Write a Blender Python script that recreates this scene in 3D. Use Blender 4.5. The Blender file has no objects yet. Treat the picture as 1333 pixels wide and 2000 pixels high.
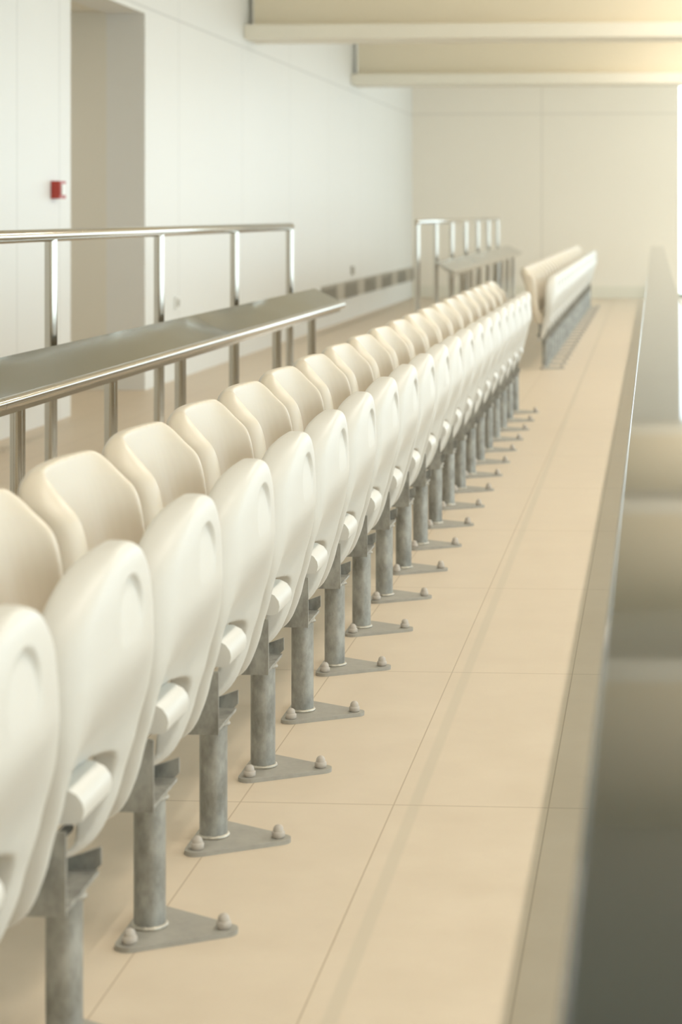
import bpy, bmesh, math, random
from mathutils import Vector, Matrix
random.seed(7)
sc = bpy.context.scene
C = sc.collection
PI = math.pi

# ---------------------------------------------------------------- camera (a crop of a wider frame, so lens shift)
F_PX = 4250.0; VX, VY, CX, CAM_H = 1279.0, 417.0, 978.0, 1.125
cam_d = bpy.data.cameras.new('camera'); cam = bpy.data.objects.new('camera', cam_d); C.objects.link(cam)
cam.location = (0, 0, CAM_H)
cam.rotation_euler = (PI/2, 0, math.atan((VX-CX)/F_PX))
cam_d.sensor_fit = 'VERTICAL'; cam_d.sensor_height = 36; cam_d.sensor_width = 24
cam_d.lens = F_PX/2000*36
cam_d.shift_x = -(CX-666.5)/2000; cam_d.shift_y = -(1000-VY)/2000
cam_d.clip_start = .02; cam_d.clip_end = 200
cam_d.dof.use_dof = True; cam_d.dof.focus_distance = 4.9; cam_d.dof.aperture_fstop = 5.0
sc.camera = cam
sc.view_settings.view_transform = 'Standard'; sc.view_settings.look = 'None'
sc.view_settings.gamma = 1; sc.view_settings.use_curve_mapping = False
sc.view_settings.exposure = -.08

# ---------------------------------------------------------------- materials
def newmat(name, col, rough=.5, metal=0.0, spec=.5):
    m = bpy.data.materials.new(name); m.use_nodes = True
    b = m.node_tree.nodes['Principled BSDF']
    b.inputs['Base Color'].default_value = (*col, 1); b.inputs['Roughness'].default_value = rough
    b.inputs['Metallic'].default_value = metal; b.inputs['Specular IOR Level'].default_value = spec
    return m, m.node_tree.nodes, m.node_tree.links, b
def math_n(N, L, op, a, b=None, c=None):
    n = N.new('ShaderNodeMath'); n.operation = op
    for i, v in enumerate((a, b, c)):
        if v is None: continue
        if isinstance(v, (int, float)): n.inputs[i].default_value = v
        else: L.new(v, n.inputs[i])
    return n.outputs[0]
def mix_col(N, L, fac, a, b):
    n = N.new('ShaderNodeMix'); n.data_type = 'RGBA'
    if isinstance(fac, (int, float)): n.inputs[0].default_value = fac
    else: L.new(fac, n.inputs[0])
    for i, v in ((6, a), (7, b)):
        if isinstance(v, tuple): n.inputs[i].default_value = (*v, 1)
        else: L.new(v, n.inputs[i])
    return n.outputs[2]
def noise(N, L, scale, detail=4, vec=None, rough=.55):
    n = N.new('ShaderNodeTexNoise'); n.inputs['Scale'].default_value = scale; n.inputs['Detail'].default_value = detail
    n.inputs['Roughness'].default_value = rough
    if vec is not None: L.new(vec, n.inputs['Vector'])
    return n.outputs['Fac']
def ramp(N, L, fac, p0, c0, p1, c1):
    r = N.new('ShaderNodeValToRGB'); L.new(fac, r.inputs[0])
    e = r.color_ramp.elements
    e[0].position = p0; e[0].color = (*c0, 1); e[1].position = p1; e[1].color = (*c1, 1)
    return r.outputs[0]
def bump(N, L, b, h, strength, dist):
    n = N.new('ShaderNodeBump'); n.inputs['Strength'].default_value = strength; n.inputs['Distance'].default_value = dist
    L.new(h, n.inputs['Height']); L.new(n.outputs[0], b.inputs['Normal'])
def position(N):
    return N.new('ShaderNodeNewGeometry').outputs['Position']

def plaster(name, col, rough=.6, lines_y=(), lines_x=(), lines_z=(), width=.008, dark=.86):
    """smooth wall panels with fine joints at the given world positions"""
    m, N, L, b = newmat(name, col, rough, spec=.35)
    pos = position(N); s = N.new('ShaderNodeSeparateXYZ'); L.new(pos, s.inputs[0])
    tot = None
    for ax, vals in (('X', lines_x), ('Y', lines_y), ('Z', lines_z)):
        for v in vals:
            d = math_n(N, L, 'ABSOLUTE', math_n(N, L, 'SUBTRACT', s.outputs[ax], v))
            k = math_n(N, L, 'LESS_THAN', d, width/2)
            tot = k if tot is None else math_n(N, L, 'MAXIMUM', tot, k)
    c2 = tuple(c*dark for c in col)
    n = noise(N, L, 2.2, 3, pos)
    base = mix_col(N, L, math_n(N, L, 'MULTIPLY', n, .12), col, tuple(c*.93 for c in col))
    if tot is not None: base = mix_col(N, L, tot, base, c2)
    L.new(base, b.inputs['Base Color'])
    return m

M = {}
WALLC = (.80, .79, .72)
M['wall_left'] = plaster('painted_wall_panels', (.79, .79, .76), .42,
                         lines_y=(8.6, 10.88, 11.67, 14.66, 16.95, 19.2, 21.5, 23.8, 26.2), lines_z=(2.44,), width=.014, dark=.80)
M['wall_back'] = plaster('back_wall_panels', (.92, .855, .755), .6, lines_x=(-1.5,), lines_z=(2.455,), width=.02, dark=.88)
M['wall_plain'] = plaster('plain_plaster', (.80, .77, .69), .7)
M['corridor'] = plaster('corridor_plaster', (.80, .77, .68), .7)
M['beam_web'] = plaster('beam_paint', (.86, .77, .60), .6)
M['beam_flange'] = plaster('beam_flange_paint', (.84, .80, .69), .6)
M['ceiling'] = plaster('ceiling_paint', (.85, .82, .73), .7)

# floor: 0.295 x 1.2 m porcelain planks with thin joints, faint stains
def floor_mat():
    m, N, L, b = newmat('beige_porcelain_tiles', (.6, .5, .36), .4, spec=.4)
    pos = position(N); s = N.new('ShaderNodeSeparateXYZ'); L.new(pos, s.inputs[0])
    def joint(out, off, pitch, w):
        a = math_n(N, L, 'MODULO', math_n(N, L, 'ADD', math_n(N, L, 'SUBTRACT', out, off), pitch*200 + pitch/2), pitch)
        d = math_n(N, L, 'ABSOLUTE', math_n(N, L, 'SUBTRACT', a, pitch/2))
        return math_n(N, L, 'LESS_THAN', d, w/2)
    j = math_n(N, L, 'MAXIMUM', joint(s.outputs['X'], -.495, .295, .0026), joint(s.outputs['Y'], 4.115, 1.199, .0042))
    big = noise(N, L, 1.6, 5, pos, .6); mid = noise(N, L, 7.0, 6, pos, .65)
    base = ramp(N, L, mid, .3, (.60, .495, .37), .75, (.665, .56, .43))
    base = mix_col(N, L, math_n(N, L, 'MULTIPLY', big, .30), base, (.66, .56, .42))
    # scuffs: short elongated darker smears and specks
    mp = N.new('ShaderNodeMapping'); mp.inputs['Scale'].default_value = (14, 34, 1); L.new(pos, mp.inputs[0])
    sc1 = noise(N, L, 1.0, 5, mp.outputs[0], .7)
    sf = N.new('ShaderNodeMapRange'); sf.inputs[1].default_value = .64; sf.inputs[2].default_value = .76
    L.new(sc1, sf.inputs[0])
    base = mix_col(N, L, math_n(N, L, 'MULTIPLY', sf.outputs[0], .30), base, (.48, .39, .28))
    vo = N.new('ShaderNodeTexVoronoi'); vo.inputs['Scale'].default_value = 3.2; L.new(pos, vo.inputs['Vector'])
    sp = math_n(N, L, 'LESS_THAN', vo.outputs['Distance'], .012)
    base = mix_col(N, L, math_n(N, L, 'MULTIPLY', sp, .7), base, (.2, .16, .11))
    # thin shadow line along the aisle, painted into the tile colour
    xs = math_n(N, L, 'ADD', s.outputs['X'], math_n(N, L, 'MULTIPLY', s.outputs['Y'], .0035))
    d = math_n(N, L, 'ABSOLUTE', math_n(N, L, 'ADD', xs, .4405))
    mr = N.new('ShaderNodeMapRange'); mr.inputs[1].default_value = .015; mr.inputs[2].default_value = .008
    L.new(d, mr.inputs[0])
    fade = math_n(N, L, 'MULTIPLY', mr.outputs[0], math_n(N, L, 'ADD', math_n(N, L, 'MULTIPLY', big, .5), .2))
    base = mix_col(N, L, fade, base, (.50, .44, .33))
    base = mix_col(N, L, math_n(N, L, 'MULTIPLY', j, .75), base, (.36, .27, .17))
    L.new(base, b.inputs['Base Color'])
    L.new(math_n(N, L, 'ADD', math_n(N, L, 'MULTIPLY', mid, .2), .33), b.inputs['Roughness'])
    bump(N, L, b, math_n(N, L, 'SUBTRACT', 1.0, j), .25, .001)
    return m
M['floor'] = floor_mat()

m, N, L, b = newmat('cream_seat_plastic', (.66, .59, .48), .36, spec=.4)
b.inputs['Subsurface Weight'].default_value = .10; b.inputs['Subsurface Radius'].default_value = (.02, .012, .006)
b.inputs['Subsurface Scale'].default_value = .5
tc = N.new('ShaderNodeTexCoord')
bump(N, L, b, noise(N, L, 260, 2, tc.outputs['Object']), .05, .0006)
M['plastic'] = m
m, N, L, b = newmat('cream_satin_plastic', (.655, .64, .59), .42, spec=.45)
tc = N.new('ShaderNodeTexCoord')
bump(N, L, b, noise(N, L, 300, 2, tc.outputs['Object']), .06, .0006)
M['plastic_pan'] = m

def galv(name, c0, c1, rough, metal):
    m, N, L, b = newmat(name, c0, rough, metal)
    tc = N.new('ShaderNodeTexCoord'); oi = N.new('ShaderNodeObjectInfo')
    va = N.new('ShaderNodeVectorMath'); va.operation = 'ADD'
    cb = N.new('ShaderNodeCombineXYZ'); L.new(math_n(N, L, 'MULTIPLY', oi.outputs['Random'], 20.0), cb.inputs[2])
    L.new(tc.outputs['Object'], va.inputs[0]); L.new(cb.outputs[0], va.inputs[1])
    mp = N.new('ShaderNodeMapping'); mp.inputs['Scale'].default_value = (1, 1, .55); mp.inputs['Rotation'].default_value = (.5, .4, 0)
    L.new(va.outputs[0], mp.inputs[0])
    n1 = noise(N, L, 26, 6, mp.outputs[0], .62); n2 = noise(N, L, 90, 3, mp.outputs[0])
    f = math_n(N, L, 'ADD', math_n(N, L, 'MULTIPLY', n1, .75), math_n(N, L, 'MULTIPLY', n2, .25))
    L.new(ramp(N, L, f, .36, c0, .62, c1), b.inputs['Base Color'])
    L.new(math_n(N, L, 'ADD', math_n(N, L, 'MULTIPLY', n1, .25), rough-.1), b.inputs['Roughness'])
    bump(N, L, b, n2, .12, .001)
    return m
M['galv'] = galv('galvanised_steel', (.235, .23, .205), (.43, .425, .385), .46, .55)
M['galv_plate'] = galv('galvanised_plate', (.34, .32, .275), (.40, .38, .33), .55, .25)
M['weld'] = galv('weld_bead', (.38, .35, .29), (.66, .62, .53), .4, .6)
M['cap'] = newmat('grey_cap_plastic', (.47, .42, .36), .5)[0]
M['hinge_metal'] = newmat('dark_hinge_metal', (.10, .10, .09), .5, .5)[0]

def steel(name, col, rough, wav=0.0, wscale=3.0, wdist=.01):
    m, N, L, b = newmat(name, col, rough, 1.0)
    if wav:
        tc = N.new('ShaderNodeTexCoord')
        mp = N.new('ShaderNodeMapping'); mp.inputs['Scale'].default_value = (2.5, 1, 1); L.new(tc.outputs['Object'], mp.inputs[0])
        bump(N, L, b, noise(N, L, wscale, 1, mp.outputs[0], .4), wav, wdist)
    return m
M['steel'] = steel('polished_steel_tube', (.56, .53, .47), .12)
M['steel_sheet'] = steel('polished_steel_sheet', (.29, .30, .27), .10, .16, 1.3, .03)
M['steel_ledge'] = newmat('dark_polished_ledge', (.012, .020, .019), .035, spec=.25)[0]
M['red'] = newmat('red_call_point', (.42, .045, .03), .4)[0]
M['white_pl'] = newmat('white_plastic', (.85, .85, .82), .4)[0]
M['grey_pl'] = newmat('grey_plastic', (.45, .43, .37), .5)[0]
M['grille_dark'] = newmat('vent_dark_grey', (.40, .37, .30), .6)[0]  # darker grey of the louvred sections
M['grille_light'] = newmat('vent_louvre_grey', (.47, .43, .35), .5)[0]
M['tan'] = newmat('tan_laminate', (.50, .40, .26), .6)[0]
M['frame'] = newmat('aluminium_frame', (.35, .36, .34), .4, .6)[0]
def glass():
    m = bpy.data.materials.new('window_glass'); m.use_nodes = True
    N, L = m.node_tree.nodes, m.node_tree.links
    out = N['Material Output']; N.remove(N['Principled BSDF'])
    t = N.new('ShaderNodeBsdfTransparent'); t.inputs[0].default_value = (.95, .97, .96, 1)
    g = N.new('ShaderNodeBsdfGlossy'); g.inputs['Roughness'].default_value = .02
    x = N.new('ShaderNodeMixShader'); x.inputs[0].default_value = .06
    L.new(t.outputs[0], x.inputs[1]); L.new(g.outputs[0], x.inputs[2]); L.new(x.outputs[0], out.inputs[0])
    return m
M['glass'] = glass()
def emis(name, col, st):
    m, N, L, b = newmat(name, col, .5)
    b.inputs['Emission Color'].default_value = (*col, 1); b.inputs['Emission Strength'].default_value = st
    return m
M['diffuser'] = emis('lamp_diffuser', (1, .93, .80), 3.0)

# ---------------------------------------------------------------- mesh helpers
def link(name, me, mat, parent=None, loc=(0, 0, 0)):
    o = bpy.data.objects.new(name, me); C.objects.link(o)
    if not me.materials: me.materials.append(mat)
    o.location = loc
    if parent: o.parent = parent
    return o
def bm_mesh(bm, name, smooth=False, angle=None):
    bmesh.ops.recalc_face_normals(bm, faces=bm.faces)
    me = bpy.data.meshes.new(name); bm.to_mesh(me); bm.free()
    if smooth or angle:
        for p in me.polygons: p.use_smooth = True
        if angle: me.set_sharp_from_angle(angle=angle)
    return me
def box(bm, x0, x1, y0, y1, z0, z1):
    vs = [bm.verts.new((x, y, z)) for x in (x0, x1) for y in (y0, y1) for z in (z0, z1)]
    for f in ((0,1,3,2), (4,6,7,5), (0,4,5,1), (2,3,7,6), (0,2,6,4), (1,5,7,3)):
        bm.faces.new([vs[i] for i in f])
    return vs
def tube(bm, p0, p1, r, n=24, r1=None, caps=True):
    p0, p1 = Vector(p0), Vector(p1); d = (p1-p0).normalized()
    a = d.orthogonal().normalized(); c = d.cross(a); r1 = r if r1 is None else r1
    A = [bm.verts.new(p0 + (a*math.cos(2*PI*i/n) + c*math.sin(2*PI*i/n))*r) for i in range(n)]
    B = [bm.verts.new(p1 + (a*math.cos(2*PI*i/n) + c*math.sin(2*PI*i/n))*r1) for i in range(n)]
    for i in range(n): bm.faces.new((A[i], A[(i+1) % n], B[(i+1) % n], B[i]))
    if caps: bm.faces.new(A[::-1]); bm.faces.new(B)
def lathe(bm, prof, n=28, cx=0, cy=0):
    rings = []
    for r, z in prof:
        rings.append([bm.verts.new((cx + r*math.cos(2*PI*i/n), cy + r*math.sin(2*PI*i/n), z)) for i in range(n)] if r > 1e-6
                     else [bm.verts.new((cx, cy, z))])
    for a, b_ in zip(rings, rings[1:]):
        for i in range(n):
            q = [a[i % len(a)], a[(i+1) % len(a)], b_[(i+1) % len(b_)], b_[i % len(b_)]]
            q = list(dict.fromkeys(q))
            if len(q) > 2: bm.faces.new(q)
def prism_y(bm, prof, y0, y1):
    """closed (x,z) profile extruded along y"""
    A = [bm.verts.new((x, y0, z)) for x, z in prof]; B = [bm.verts.new((x, y1, z)) for x, z in prof]
    n = len(prof)
    for i in range(n): bm.faces.new((A[i], A[(i+1) % n], B[(i+1) % n], B[i]))
    bm.faces.new(A[::-1]); bm.faces.new(B)
def bevel(bm, w, seg=2, ang=.5):
    es = [e for e in bm.edges if len(e.link_faces) == 2 and e.calc_face_angle(0) > ang]
    bmesh.ops.bevel(bm, geom=es, offset=w, segments=seg, affect='EDGES', profile=.5)
def interp(tab, v):
    """piecewise smooth table lookup, keys descending or ascending"""
    t = sorted(tab)
    if v <= t[0][0]: return t[0][1]
    if v >= t[-1][0]: return t[-1][1]
    for i in range(len(t)-1):
        if t[i][0] <= v <= t[i+1][0]:
            x0, y0 = t[i]; x1, y1 = t[i+1]; u = (v-x0)/(x1-x0)
            m0 = (y1 - t[i-1][1])/(x1 - t[i-1][0]) if i > 0 else (y1-y0)/(x1-x0)
            m1 = (t[i+2][1] - y0)/(t[i+2][0] - x0) if i+2 < len(t) else (y1-y0)/(x1-x0)
            h = x1-x0
            return ((2*u**3-3*u**2+1)*y0 + (u**3-2*u**2+u)*h*m0 + (-2*u**3+3*u**2)*y1 + (u**3-u**2)*h*m1)
def loft(rows):
    bm = bmesh.new(); R = [[bm.verts.new(p) for p in r] for r in rows]
    n = len(rows[0])
    for a, b_ in zip(R, R[1:]):
        for i in range(n): bm.faces.new((a[i], a[(i+1) % n], b_[(i+1) % n], b_[i]))
    bm.faces.new(R[0][::-1]); bm.faces.new(R[-1])
    bmesh.ops.recalc_face_normals(bm, faces=bm.faces)
    return bm
def remeshed(bm, name, voxel, cutters=(), smooth_it=6, smooth_f=.5):
    """boolean + voxel remesh + smoothing, baked to a plain mesh"""
    me = bpy.data.meshes.new(name+'_raw'); bm.to_mesh(me); bm.free()
    o = bpy.data.objects.new(name+'_raw', me); C.objects.link(o)
    cos = []
    for cb_ in cutters:
        cm = bpy.data.meshes.new('cut'); cb_.to_mesh(cm); cb_.free()
        co = bpy.data.objects.new('cut', cm); C.objects.link(co); cos.append(co)
        md = o.modifiers.new('b', 'BOOLEAN'); md.operation = 'DIFFERENCE'; md.object = co; md.solver = 'EXACT'
    md = o.modifiers.new('r', 'REMESH'); md.mode = 'VOXEL'; md.voxel_size = voxel
    md = o.modifiers.new('s', 'SMOOTH'); md.iterations = smooth_it; md.factor = smooth_f
    dg = bpy.context.evaluated_depsgraph_get()
    out = bpy.data.meshes.new_from_object(o.evaluated_get(dg)); out.name = name
    for q in [o]+cos: bpy.data.objects.remove(q)
    for p in out.polygons: p.use_smooth = True
    return out
def tag(o, label=None, cat=None, group=None, kind=None):
    if label: o['label'] = label
    if cat: o['category'] = cat
    if group: o['group'] = group
    if kind: o['kind'] = kind
    return o
def empty(name, loc=(0, 0, 0)):
    o = bpy.data.objects.new(name, None); C.objects.link(o); o.location = loc; o.empty_display_size = .1
    return o
def struct(name, bm, mat, **k):
    o = link(name, bm_mesh(bm, name, **k), mat); o['kind'] = 'structure'; return o
def copy_tree(o, parent=None):
    c = o.copy(); C.objects.link(c); c.parent = parent
    for ch in list(o.children): copy_tree(ch, c)
    return c

# ---------------------------------------------------------------- the room
XW, YB, YF, ZC, XR = -3.24, 29.0, -3.0, 3.4, 5.0
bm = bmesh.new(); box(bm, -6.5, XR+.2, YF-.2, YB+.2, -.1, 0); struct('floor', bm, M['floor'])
bm = bmesh.new(); box(bm, XW, XR, YF, YB, ZC, ZC+.1); struct('ceiling', bm, M['ceiling'])
D0, D1, DZ = 11.9, 13.67, 2.40
bm = bmesh.new()
box(bm, XW-.25, XW, YF-.2, D0, 0, ZC); box(bm, XW-.25, XW, D1, YB+.2, 0, ZC); box(bm, XW-.25, XW, D0, D1, DZ, ZC)
struct('wall_left', bm, M['wall_left'])
bm = bmesh.new(); box(bm, -6.5, XW-.25, D1, D1+.2, 0, ZC); struct('wall_corridor', bm, M['corridor'])
bm = bmesh.new(); box(bm, -6.5, XW-.25, D0-.8, D0-.6, 0, ZC); struct('wall_corridor_near', bm, M['corridor'])
bm = bmesh.new(); box(bm, -6.5, -6.3, D0-.6, D1, 0, ZC); struct('wall_corridor_end', bm, M['corridor'])
bm = bmesh.new(); box(bm, -6.3, XW-.25, D0-.6, D1, DZ+.012, DZ+.11); struct('ceiling_corridor', bm, M['corridor'])
bm = bmesh.new(); box(bm, XW, .33, YB, YB+.2, 0, ZC); struct('wall_back', bm, M['wall_back'])
bm = bmesh.new(); box(bm, XW, XR, YF-.2, YF, 0, ZC); struct('wall_front', bm, M['wall_plain'])
bm = bmesh.new(); box(bm, XW+.002, .33, YB-.02, YB, 0, .16); struct('baseboard_back', bm, M['beam_flange'])
# windows: mullions + panes
def window(name, y0, y1, x0, x1, z0, z1, n, along):
    bm = bmesh.new(); fw = .06
    if along == 'y':
        box(bm, x0, x1, y0, y1, z0, z0+fw); box(bm, x0, x1, y0, y1, z1-fw, z1)
        for i in range(n+1):
            y = y0 + (y1-y0-fw)*i/n; box(bm, x0, x1, y, y+fw, z0+fw, z1-fw)
    else:
        box(bm, x0, x1, y0, y1, z0, z0+fw); box(bm, x0, x1, y0, y1, z1-fw, z1)
        for i in range(1, n+1):
            x = x0 + (x1-x0-fw)*i/n; box(bm, x, x+fw, y0, y1, z0+fw, z1-fw)
    w = struct(name, bm, M['frame'])
    bm = bmesh.new(); xm, ym = (x0+x1)/2, (y0+y1)/2
    if along == 'y': box(bm, xm-.006, xm+.006, y0+.01, y1-.01, z0+.01, z1-.01)
    else: box(bm, x0+.01, x1-.01, ym-.006, ym+.006, z0+.01, z1-.01)
    p = link('pane', bm_mesh(bm, 'pane'), M['glass'], w)
    return w
window('window_1', YB+.05, YB+.12, .33, XR, 0, ZC, 4, 'x')
window('window_2', YF, YB, XR, XR+.07, 0, ZC, 16, 'y')

# ceiling beams: deep web with a wider flange below
for i, y in enumerate((4.8, 10.9, 17.0, 23.1)):
    e = empty('ceiling_beam', (0, y, 0))
    tag(e, {0: 'tan ceiling beam nearest the camera overhead', 1: 'tan ceiling beam above the wall opening',
            2: 'nearer of the two tan ceiling beams crossing above the seats',
            3: 'farther tan ceiling beam crossing in front of the back wall'}[i], 'beam')
    bm = bmesh.new(); box(bm, XW+.045, XR, .2, .42, 2.618, ZC); link('beam_web', bm_mesh(bm, 'web'), M['beam_web'], e)
    bm = bmesh.new(); box(bm, XW+.004, XR, 0, .55, 2.505, 2.617); bevel(bm, .008, 2); link('beam_flange', bm_mesh(bm, 'flange'), M['beam_flange'], e)

# linear luminaires under the beams, over the aisle
for y in [b0+d for b0 in (-.75, 5.35, 11.45, 17.55, 23.65) for d in (1.45, 3.95) if b0+d < 26]:
    e = empty('linear_lamp', (.56, y, 0))
    tag(e, 'slim warm white linear ceiling lamp above the aisle', 'ceiling lamp', 'linear ceiling lamps above the aisle')
    bm = bmesh.new(); box(bm, -.05, .05, -1.15, 1.15, 3.33, 3.4); bevel(bm, .006, 2); link('housing', bm_mesh(bm, 'housing'), M['white_pl'], e)
    bm = bmesh.new(); box(bm, -.03, .03, -1.12, 1.12, 3.322, 3.3299); link('lamp_diffuser', bm_mesh(bm, 'diff'), M['diffuser'], e)
    ld = bpy.data.lights.new('lamp_light', 'AREA'); ld.shape = 'RECTANGLE'; ld.size = .05; ld.size_y = 2.2
    ld.energy = 40; ld.color = (1, .90, .78)
    lo = bpy.data.objects.new('lamp_light', ld); C.objects.link(lo); lo.location = (0, 0, 3.315); lo.parent = e

e = empty('corridor_fill_lamp', (-4.6, 12.4, 0)); tag(e, 'unseen fill lamp added to brighten the side passage', 'ceiling lamp')  # unseen fill lamp, added to brighten the corridor
bm = bmesh.new(); lathe(bm, [(0, 2.385), (.09, 2.385), (.10, 2.39), (.10, 2.411), (0, 2.411)], 32); link('fill_lamp_body', bm_mesh(bm, 'dl', angle=.6), M['white_pl'], e)
bm = bmesh.new(); lathe(bm, [(0, 2.382), (.075, 2.382), (.075, 2.3848), (0, 2.3848)], 32); link('lamp_diffuser', bm_mesh(bm, 'dd'), M['diffuser'], e)
ld = bpy.data.lights.new('corridor_fill_light', 'AREA'); ld.shape = 'DISK'; ld.size = .15; ld.energy = 9; ld.color = (1, .93, .82)
lo = bpy.data.objects.new('corridor_fill_light', ld); C.objects.link(lo); lo.location = (0, 0, 2.378); lo.parent = e
# wall fittings
def wallbox(name, y0, y1, z0, z1, depth, mat):
    e = empty(name, (XW, (y0+y1)/2, 0)); h = (y1-y0)/2
    bm = bmesh.new(); box(bm, .001, depth, -h, h, z0, z1); bevel(bm, .004, 2); link('backplate', bm_mesh(bm, 'bp'), mat, e)
    return e
e = wallbox('call_point', 11.50, 11.62, 1.205, 1.30, .05, M['red'])
tag(e, 'small red fire alarm call point on the left wall', 'alarm')
bm = bmesh.new(); box(bm, .0505, .056, -.035, .035, 1.225, 1.285); link('front_panel', bm_mesh(bm, 'fp'), M['white_pl'], e)
e = wallbox('wall_socket', 14.5, 14.60, .48, .56, .02, M['white_pl']); tag(e, 'small pale wall socket just past the opening in the left wall', 'socket')
bm = bmesh.new(); lathe(bm, [(.0, .0), (.028, .0), (.028, .006), (.02, .008), (0, .008)], 20)
o = link('socket_face', bm_mesh(bm, 'sf'), M['grey_pl'], e, (.02, 0, .52)); o.rotation_euler = (0, PI/2, 0)
e = wallbox('wall_socket', 23.1, 23.25, .47, .56, .02, M['grey_pl']); tag(e, 'small grey wall socket above the long floor-level vent grille', 'socket')
bm = bmesh.new(); lathe(bm, [(.0, .0), (.03, .0), (.03, .006), (.02, .008), (0, .008)], 20)
o = link('socket_face', bm_mesh(bm, 'sf'), M['grey_pl'], e, (.02, 0, .515)); o.rotation_euler = (0, PI/2, 0)
# vent grille: framed louvred sections
e = empty('vent_grille', (XW, 21.0, 0)); tag(e, 'long grey vent grille let into the foot of the left wall', 'vent')
y = 0; k = 0
while y < 7.9:
    w = 1.0 if k % 2 == 0 else .55
    s = link('louvre_section' if k % 2 == 0 else 'blank_section', None or bpy.data.meshes.new('sec'), M['grille_light'], e, (0, y, 0))
    bm = bmesh.new()
    if k % 2 == 0:
        box(bm, .001, .006, 0, w, .236, .410)
        for j in range(8):
            z = .246 + j*.020
            vs = box(bm, .006, .022, .01, w-.01, z, z+.004)
            for v in vs:
                if v.co.x > .02: v.co.z -= .008
    else:
        box(bm, .001, .014, .004, w-.004, .236, .410)
    bm.to_mesh(s.data); bm.free()
    s.data.materials.clear(); s.data.materials.append(M['grille_dark'] if k % 2 == 0 else M['grille_light'])
    y += w; k += 1
bm = bmesh.new(); prism_y(bm, [(.002, .0), (.12, .0), (.12, .70), (.10, .73), (.002, .74)], 9.6, 10.12)
bevel(bm, .02, 3); o = link('waste_bin', bm_mesh(bm, 'bin', angle=.6), M['tan'], None, (XW, 0, 0)); tag(o, 'tan waist-high bin against the left wall at the picture edge', 'bin')

# ---------------------------------------------------------------- folding seat on post
# local frame: origin on the floor under the post, +x towards the aisle
def pan_mesh():
    W = [(.69, .022), (.685, .055), (.672, .100), (.655, .136), (.63, .172), (.60, .197), (.55, .214), (.48, .220), (.42, .216), (.36, .205),
         (.30, .198), (.27, .192), (.25, .187), (.235, .180), (.220, .172), (.207, .160)]
    X0 = [(.69, .078), (.68, .086), (.66, .091), (.6, .094), (.5, .093), (.45, .089), (.40, .076), (.36, .063), (.33, .053),
          (.30, .045), (.27, .033), (.245, .018), (.225, -.003), (.207, -.036)]
    T = [(.69, .030), (.68, .050), (.66, .068), (.6, .084), (.45, .086), (.38, .072), (.33, .066), (.27, .060), (.245, .048), (.225, .030), (.207, .012)]
    rows = []; nz = 64; ny = 34
    for i in range(nz):
        z = .207 + (.69-.207)*(.5-.5*math.cos(PI*i/(nz-1)))
        w, x0, t = interp(W, z), interp(X0, z), interp(T, z)
        k = .027*min(1, w/.2); r = min(.040, t*.52, w*.6); rb = min(.012, t*.2)
        q = min(1, max(0, (.54-z)/.17)); tr = .058*q*q*(3-2*q)
        def frontx(y):
            a = abs(y); u = max(0, (a-(w-r))/r); s = min(1, a/(.97*w))
            return x0 - k*(a/w)**2.4*(1-q*.7) - r*(1-math.sqrt(max(0, 1-u*u))) - tr*(1-s**3)
        def backx(y):
            a = abs(y); u = max(0, (a-(w-rb))/rb)
            return min(x0 - t + rb*(1-math.sqrt(max(0, 1-u*u))), frontx(y)-(.010 if a < .9*w else .001))
        ys = [w*math.sin(PI/2*(-1+2*j/(ny-1))) for j in range(ny)]
        zz_ = z if z < .5 else .5 + (z-.5)*.958
        rows.append([(frontx(y), y, zz_) for y in ys] + [(backx(y), y, zz_) for y in ys[::-1]])
    body = loft(rows)
    # opening between the prongs
    Cc = [(.16, .130), (.22, .142), (.245, .149), (.30, .158), (.33, .162), (.348, .161), (.358, .156), (.365, .143), (.370, .10), (.373, .05), (.375, .02)]
    zz = [.16+.215*i/44 for i in range(45)]
    pts = [(interp(Cc, z), z) for z in zz]
    pts += [(-p[0], p[1]) for p in pts[::-1]]
    cut = bmesh.new()
    A = [cut.verts.new((-.15, y, z)) for y, z in pts]; B = [cut.verts.new((.2, y, z)) for y, z in pts]
    n = len(pts)
    for i in range(n): cut.faces.new((A[i], A[(i+1) % n], B[(i+1) % n], B[i]))
    cut.faces.new(A[::-1]); cut.faces.new(B); bmesh.ops.recalc_face_normals(cut, faces=cut.faces)
    me = remeshed(body, 'seat_pan', .0034, [cut], 5)
    # shallow finger recess: deep at its top and side rim, running out downwards
    for v in me.vertices:
        x, y, z = v.co
        if x > .03 and .5 < z < .66:
            yy = y + .014
            u = (yy/.060)**2 + ((z-.588)/.054)**2
            if u < 1.25:
                edge = min(1, max(0, (1.0-u)/.16)); edge = edge*edge*(3-2*edge)
                ram = min(1, max(0, (z-.55)/.07))
                v.co.x -= .0075*edge*ram
    return me
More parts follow.
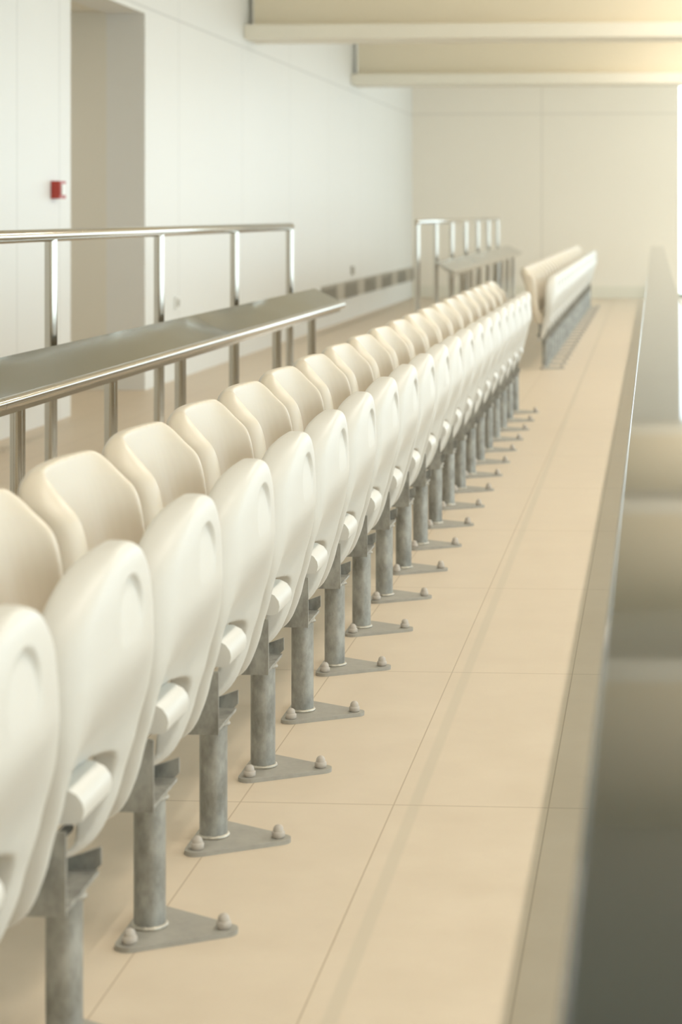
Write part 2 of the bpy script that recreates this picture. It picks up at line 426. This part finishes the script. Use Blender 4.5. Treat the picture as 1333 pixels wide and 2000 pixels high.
def back_mesh():
    ZT = .737
    WB = [(ZT, .213), (.64, .212), (.58, .211), (.50, .204), (.42, .190), (.33, .165)]
    RC = .068
    def wid(z):
        w = interp(WB, z); d = z-(ZT-RC)
        return w if d <= 0 else w - RC + math.sqrt(max(0, RC*RC-d*d))
    XE = [(ZT, -.114), (.729, -.107), (.718, -.097), (.706, -.087), (.690, -.073), (.672, -.058), (.65, -.049), (.62, -.044), (.56, -.040), (.5, -.040), (.40, -.027), (.33, -.015)]
    XCn = [(ZT, -.114), (.68, -.106), (.60, -.096), (.5, -.078), (.4, -.055), (.33, -.03)]
    XRr = [(ZT, -.132), (.729, -.141), (.715, -.149), (.69, -.149), (.64, -.139), (.5, -.106), (.43, -.088), (.36, -.066), (.33, -.055)]
    rows = []; nz = 80; ny = 40
    for i in range(nz):
        z = .33 + (ZT-.33)*(1-(1-i/(nz-1))**1.8)
        w, xe, xc, xr = wid(z), interp(XE, z), interp(XCn, z), interp(XRr, z)
        r = min(.050, (xe-xr)*.72)
        def frontx(y):
            a = abs(y); s = min(1, a/max(.01, w-r*.85)); u = max(0, (a-(w-r))/r)
            return xc + (xe-xc)*s**6 - r*(1-math.sqrt(max(0, 1-u*u)))
        def backx(y):
            a = abs(y); rr = .010; u = min(1, max(0, (a-(w-rr))/rr))
            return min(xr + rr*.8*(1-math.sqrt(max(0, 1-u*u))), frontx(y)-.001)
        ys = [w*math.sin(PI/2*(-1+2*j/(ny-1))) for j in range(ny)]
        tt = min(1, max(0, (z-.46)/.25)); tt = tt*tt*(3-2*tt)
        def cv(y): return -.032*tt*max(0, 1-(y/.205)**2)
        rows.append([(frontx(y)+cv(y), y, z) for y in ys] + [(backx(y)+cv(y), y, z) for y in ys[::-1]])
    return remeshed(loft(rows), 'backrest', .0036, [], 4)
def make_seat():
    root = empty('folding_seat')
    link('backrest', back_mesh(), M['plastic'], root, (0, 0, 0))
    link('seat_pan', pan_mesh(), M['plastic_pan'], root, (0, .015, 0))
    bm = bmesh.new()
    prof = [(-.045, .327), (.036, .327), (.044, .332), (.047, .344), (.045, .355), (.037, .366), (.022, .3735), (-.045, .375)]
    prism_y(bm, prof, -.076, .072); bevel(bm, .008, 3, .35)
    link('hinge_cover', bm_mesh(bm, 'hinge_cover', angle=.5), M['plastic_pan'], root)
    bm = bmesh.new()
    prism_y(bm, [(-.078, .350), (-.016, .336), (-.010, .345), (-.010, .405), (-.016, .415), (-.070, .420)], -.165, .165); bevel(bm, .008, 3, .3)
    link('seat_base', bm_mesh(bm, 'seat_base', angle=.5), M['plastic'], root)
    # open fronted bracket: two side plates, back and floor plate
    bm = bmesh.new(); t = .005
    for s in (-1, 1):
        y0, y1 = (-.095, -.095+t) if s < 0 else (.095-t, .095)
        if s < 0: prof = [(-.045, .212), (.028, .212), (.028, .322), (-.045, .326)]
        else: prof = [(-.045, .212), (.014, .212), (.027, .225), (.027, .250), (.0, .240), (-.045, .226)]
        prism_y(bm, prof, y0, y1)
    box(bm, -.045, .024, -.0899, .0899, .212, .2175)
    box(bm, -.045, -.040, -.0899, .0899, .2176, .326)
    bevel(bm, .0012, 2)
    br = link('seat_bracket', bm_mesh(bm, 'bracket', angle=.6), M['galv'], root)
    bm = bmesh.new()
    tube(bm, (-.043, -.17, .250), (-.043, .18, .250), .007, 16)
    link('pivot_pin', bm_mesh(bm, 'pivot', angle=.6), M['hinge_metal'], root)
    bm = bmesh.new(); lathe(bm, [(.0, .0085), (.025, .0085), (.025, .2115), (0, .2115)], 48)
    po = link('post', bm_mesh(bm, 'post', angle=.6), M['galv'], root)
    bm = bmesh.new(); R = []
    n = 48; rnd = random.Random(3)
    for i in range(n):
        a = 2*PI*i/n; rr = .0035*(1+.35*rnd.random())
        R.append([bm.verts.new(((.0255+rr*math.cos(q))*math.cos(a), (.0255+rr*math.cos(q))*math.sin(a), .0105+rr*.9*math.sin(q))) for q in [2*PI*j/8 for j in range(8)]])
    for i in range(n):
        for j in range(8): bm.faces.new((R[i][j], R[i][(j+1) % 8], R[(i+1) % n][(j+1) % 8], R[(i+1) % n][j]))
    link('weld_bead', bm_mesh(bm, 'weld', smooth=True), M['weld'], po)
    bm = bmesh.new(); R = []
    for i in range(n):
        a = 2*PI*i/n; rr = .004*(.6+.9*rnd.random()); zc = .2110 - .002*rnd.random()
        R.append([bm.verts.new(((.0252+rr*math.cos(q))*math.cos(a), (.0252+rr*math.cos(q))*math.sin(a), zc+rr*.7*math.sin(q))) for q in [2*PI*j/8 for j in range(8)]])
    for i in range(n):
        for j in range(8): bm.faces.new((R[i][j], R[i][(j+1) % 8], R[(i+1) % n][(j+1) % 8], R[(i+1) % n][j]))
    link('weld_bead', bm_mesh(bm, 'weld2', smooth=True), M['galv_plate'], br)
    # triangular base plate with rounded corners
    cen = [(.118, -.002), (-.012, .082), (-.012, -.082)]; r = .0225; pts = []
    for k in range(3):
        p = Vector(cen[k]); a = Vector(cen[k-1]); c = Vector(cen[(k+1) % 3])
        n0 = Vector(((p-a).y, -(p-a).x)).normalized(); n1 = Vector(((c-p).y, -(c-p).x)).normalized()
        a0 = math.atan2(n0.y, n0.x); a1 = math.atan2(n1.y, n1.x)
        while a1 < a0: a1 += 2*PI
        for j in range(9):
            q = a0 + (a1-a0)*j/8; pts.append((p.x + r*math.cos(q), p.y + r*math.sin(q)))
    bm = bmesh.new(); A = [bm.verts.new((x, y, 0.0)) for x, y in pts]; B = [bm.verts.new((x, y, .008)) for x, y in pts]
    n = len(pts)
    for i in range(n): bm.faces.new((A[i], A[(i+1) % n], B[(i+1) % n], B[i]))
    bm.faces.new(A[::-1]); bm.faces.new(B); bevel(bm, .0015, 2, .8)
    pl = link('base_plate', bm_mesh(bm, 'plate', angle=.6), M['galv_plate'], root)
    bm = bmesh.new()
    lathe(bm, [(0, .0082), (.0105, .0082), (.0118, .0095), (.0118, .0180), (.0108, .0192), (.0094, .0195), (.0092, .0230), (.0082, .0265), (.0062, .0292), (.0035, .0308), (0, .0314)], 28)
    cap = bm_mesh(bm, 'cap', angle=.9)
    for c in cen: link('bolt_cap', cap, M['cap'], pl, (c[0], c[1], 0))
    return root

SX, SY0, SP = -.79, 3.365, .495
ords = ['second', 'third', 'fourth', 'fifth', 'sixth', 'seventh', 'eighth', 'ninth', 'tenth', 'eleventh', 'twelfth', 'thirteenth',
        'fourteenth', 'fifteenth', 'sixteenth', 'seventeenth', 'eighteenth', 'nineteenth', 'twentieth', 'last']
seat0 = make_seat()
for n in range(-2, 19):
    o = seat0 if n == -2 else copy_tree(seat0)
    o.location = (SX, SY0 + n*SP, 0)
    lab = ('cream folding seat nearest the camera, cut by the left picture edge' if n == -2 else
           'farthest cream folding seat of the nearer row, before the gap' if n == 18 else
           '%s cream folding seat from the camera in the nearer row' % ords[n+1])
    tag(o, lab, 'seat', 'cream folding seats in the nearer row')
for k in range(22):
    o = copy_tree(seat0); o.location = (SX, 15.79 + k*SP, 0)
    lab = ('first cream folding seat of the distant row, showing its whole side profile' if k == 0 else
           'last cream folding seat at the far end of the distant row' if k == 21 else
           '%s cream folding seat from the gap in the distant row' % (ords+['twenty-first'])[k-1 if k < 20 else 20])
    if k == 20: lab = 'last but one cream folding seat in the distant row'
    tag(o, lab, 'seat', 'cream folding seats in the distant row')

# ---------------------------------------------------------------- stainless handrails and leaning shelves
T = .0205
def handrail(y0, y1, ys, x, z, label):
    e = empty('handrail', (x, y0, 0)); tag(e, label, 'handrail')
    bm = bmesh.new(); tube(bm, (0, 0, z), (0, y1-y0, z), T, 32, caps=False)
    # rounded closed end caps
    for yy, s in ((0, -1), (y1-y0, 1)):
        rings = []
        for j in range(6):
            a = j/5*PI/2; rings.append([bm.verts.new((T*math.cos(a)*math.cos(2*PI*i/32), yy+s*.012*math.sin(a), z+T*math.cos(a)*math.sin(2*PI*i/32))) for i in range(32)])
        for p, q in zip(rings, rings[1:]):
            for i in range(32): bm.faces.new((p[i], p[(i+1) % 32], q[(i+1) % 32], q[i]))
    bmesh.ops.remove_doubles(bm, verts=bm.verts, dist=1e-5)
    link('top_rail', bm_mesh(bm, 'rail', angle=.9), M['steel'], e)
    for yy in ys:
        bm = bmesh.new(); lathe(bm, [(0, .0005), (.045, .0005), (.045, .005), (.022, .010), (T, .011), (T, z-T*.6), (0, z-T*.6)], 32)
        link('rail_post', bm_mesh(bm, 'rpost', angle=.7), M['steel'], e, (0, yy-y0, 0))
    return e
def shelf(y0, y1, ys, xf, zf, xb, zb, secs, label, sheet, post_x=-.032, lip=.017):
    e = empty('leaning_shelf', (xf, y0, 0)); tag(e, label, 'shelf')
    dx, dz = xb-xf, zb-zf; ln = math.hypot(dx, dz); nx, nz = -dz/ln, dx/ln
    if nz < 0: nx, nz = -nx, -nz
    edges = [y0] + list(secs) + [y1]
    for a, b_ in zip(edges, edges[1:]):
        bm = bmesh.new(); nn = 24; A = []
        m_ = 18
        for i in range(nn+1):
            y = a + .0015 + (b_-a-.003)*i/nn - y0; row = []
            for j in range(m_+1):
                u = j/m_
                # gentle dishing near the welded section ends
                d0 = min([abs(y-(q-y0)) for q in secs] or [9]); w = (.006 if lip > .01 else 0)*math.exp(-(d0/.28)**2)*math.sin(PI*u)
                row.append(bm.verts.new((dx*u - nx*w, y, dz*u - nz*w)))
            A.append(row)
        for p, q in zip(A, A[1:]):
            for j in range(m_): bm.faces.new((p[j], p[j+1], q[j+1], q[j]))
        g = bmesh.ops.extrude_face_region(bm, geom=bm.faces[:])
        for v in g['geom']:
            if isinstance(v, bmesh.types.BMVert): v.co += Vector((-nx*.004, 0, -nz*.004))
        link('shelf_sheet', bm_mesh(bm, 'sheet', angle=.6), sheet, e, (0, 0, zf))
        bm = bmesh.new(); tube(bm, (0, a-y0, 0), (0, b_-y0-.002, 0), lip, 28)
        link('front_lip', bm_mesh(bm, 'lip', angle=.6), M['steel'] if lip > .01 else sheet, e, (0, 0, zf-lip*.65))
        if lip < .01: continue
        bm = bmesh.new()   # folded down strip behind the lip
        sgn = 1 if dx > 0 else -1
        box(bm, min(sgn*.012, sgn*.016), max(sgn*.012, sgn*.016), a-y0, b_-y0-.002, -.045, -.006)
        link('apron_strip', bm_mesh(bm, 'apron'), M['steel'] if lip > .01 else sheet, e, (0, 0, zf))
    for yy in ys:
        ztop = zf + dz*(post_x/dx) - .0245 if dx else zf-.02
        bm = bmesh.new(); lathe(bm, [(0, .0005), (.045, .0005), (.045, .005), (.022, .010), (T, .011), (T, ztop), (0, ztop)], 32)
        p = link('shelf_post', bm_mesh(bm, 'spost', angle=.7), M['steel'], e, (post_x, yy-y0, 0))
    for yy in ys:
        bm = bmesh.new(); s = 1 if dx > 0 else -1
        prism_y(bm, [(s*.014, -.020 + dz*(s*.014/dx)), (dx*.96, dz*.96-.0065), (dx*.96, dz*.96-.022), (s*.014, -.048 + dz*(s*.014/dx))], -.006, .006)
        link('support_arm', bm_mesh(bm, 'arm'), M['steel'], e, (0, yy-y0, zf))
    return e
XRAIL, ZRAIL = -1.935, 1.055
XF_, ZF_, XB_, ZB_ = -1.65, .652, -1.80, .728
handrail(3.72, 11.49, [3.80, 5.335, 6.87, 8.40, 9.935, 11.465], XRAIL, ZRAIL, 'polished steel handrail behind the nearer row of seats')
handrail(17.68, 26.85, [17.70+1.523*i for i in range(7)], XRAIL, ZRAIL+.0, 'distant polished steel handrail standing near the back wall')
shelf(2.4, 11.45, [2.68+.991*i for i in range(9)], XF_, ZF_, XB_, ZB_, [5.4, 8.42], 'sloping polished steel leaning shelf behind the nearer row of seats', M['steel_sheet'])
shelf(17.75, 26.9, [17.9+.991*i for i in range(9)], XF_, ZF_, XB_, ZB_, [20.8, 23.8], 'distant sloping steel leaning shelf beside the farther handrail', M['steel_sheet'])
# the shelf right under the camera
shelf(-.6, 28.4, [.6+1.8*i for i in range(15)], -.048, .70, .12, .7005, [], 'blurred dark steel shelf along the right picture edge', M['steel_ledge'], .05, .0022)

# ---------------------------------------------------------------- daylight
w = bpy.data.worlds.new('world'); sc.world = w; w.use_nodes = True
bg = w.node_tree.nodes['Background']; bg.inputs[0].default_value = (.82, .925, 1.0, 1); bg.inputs[1].default_value = 3.7
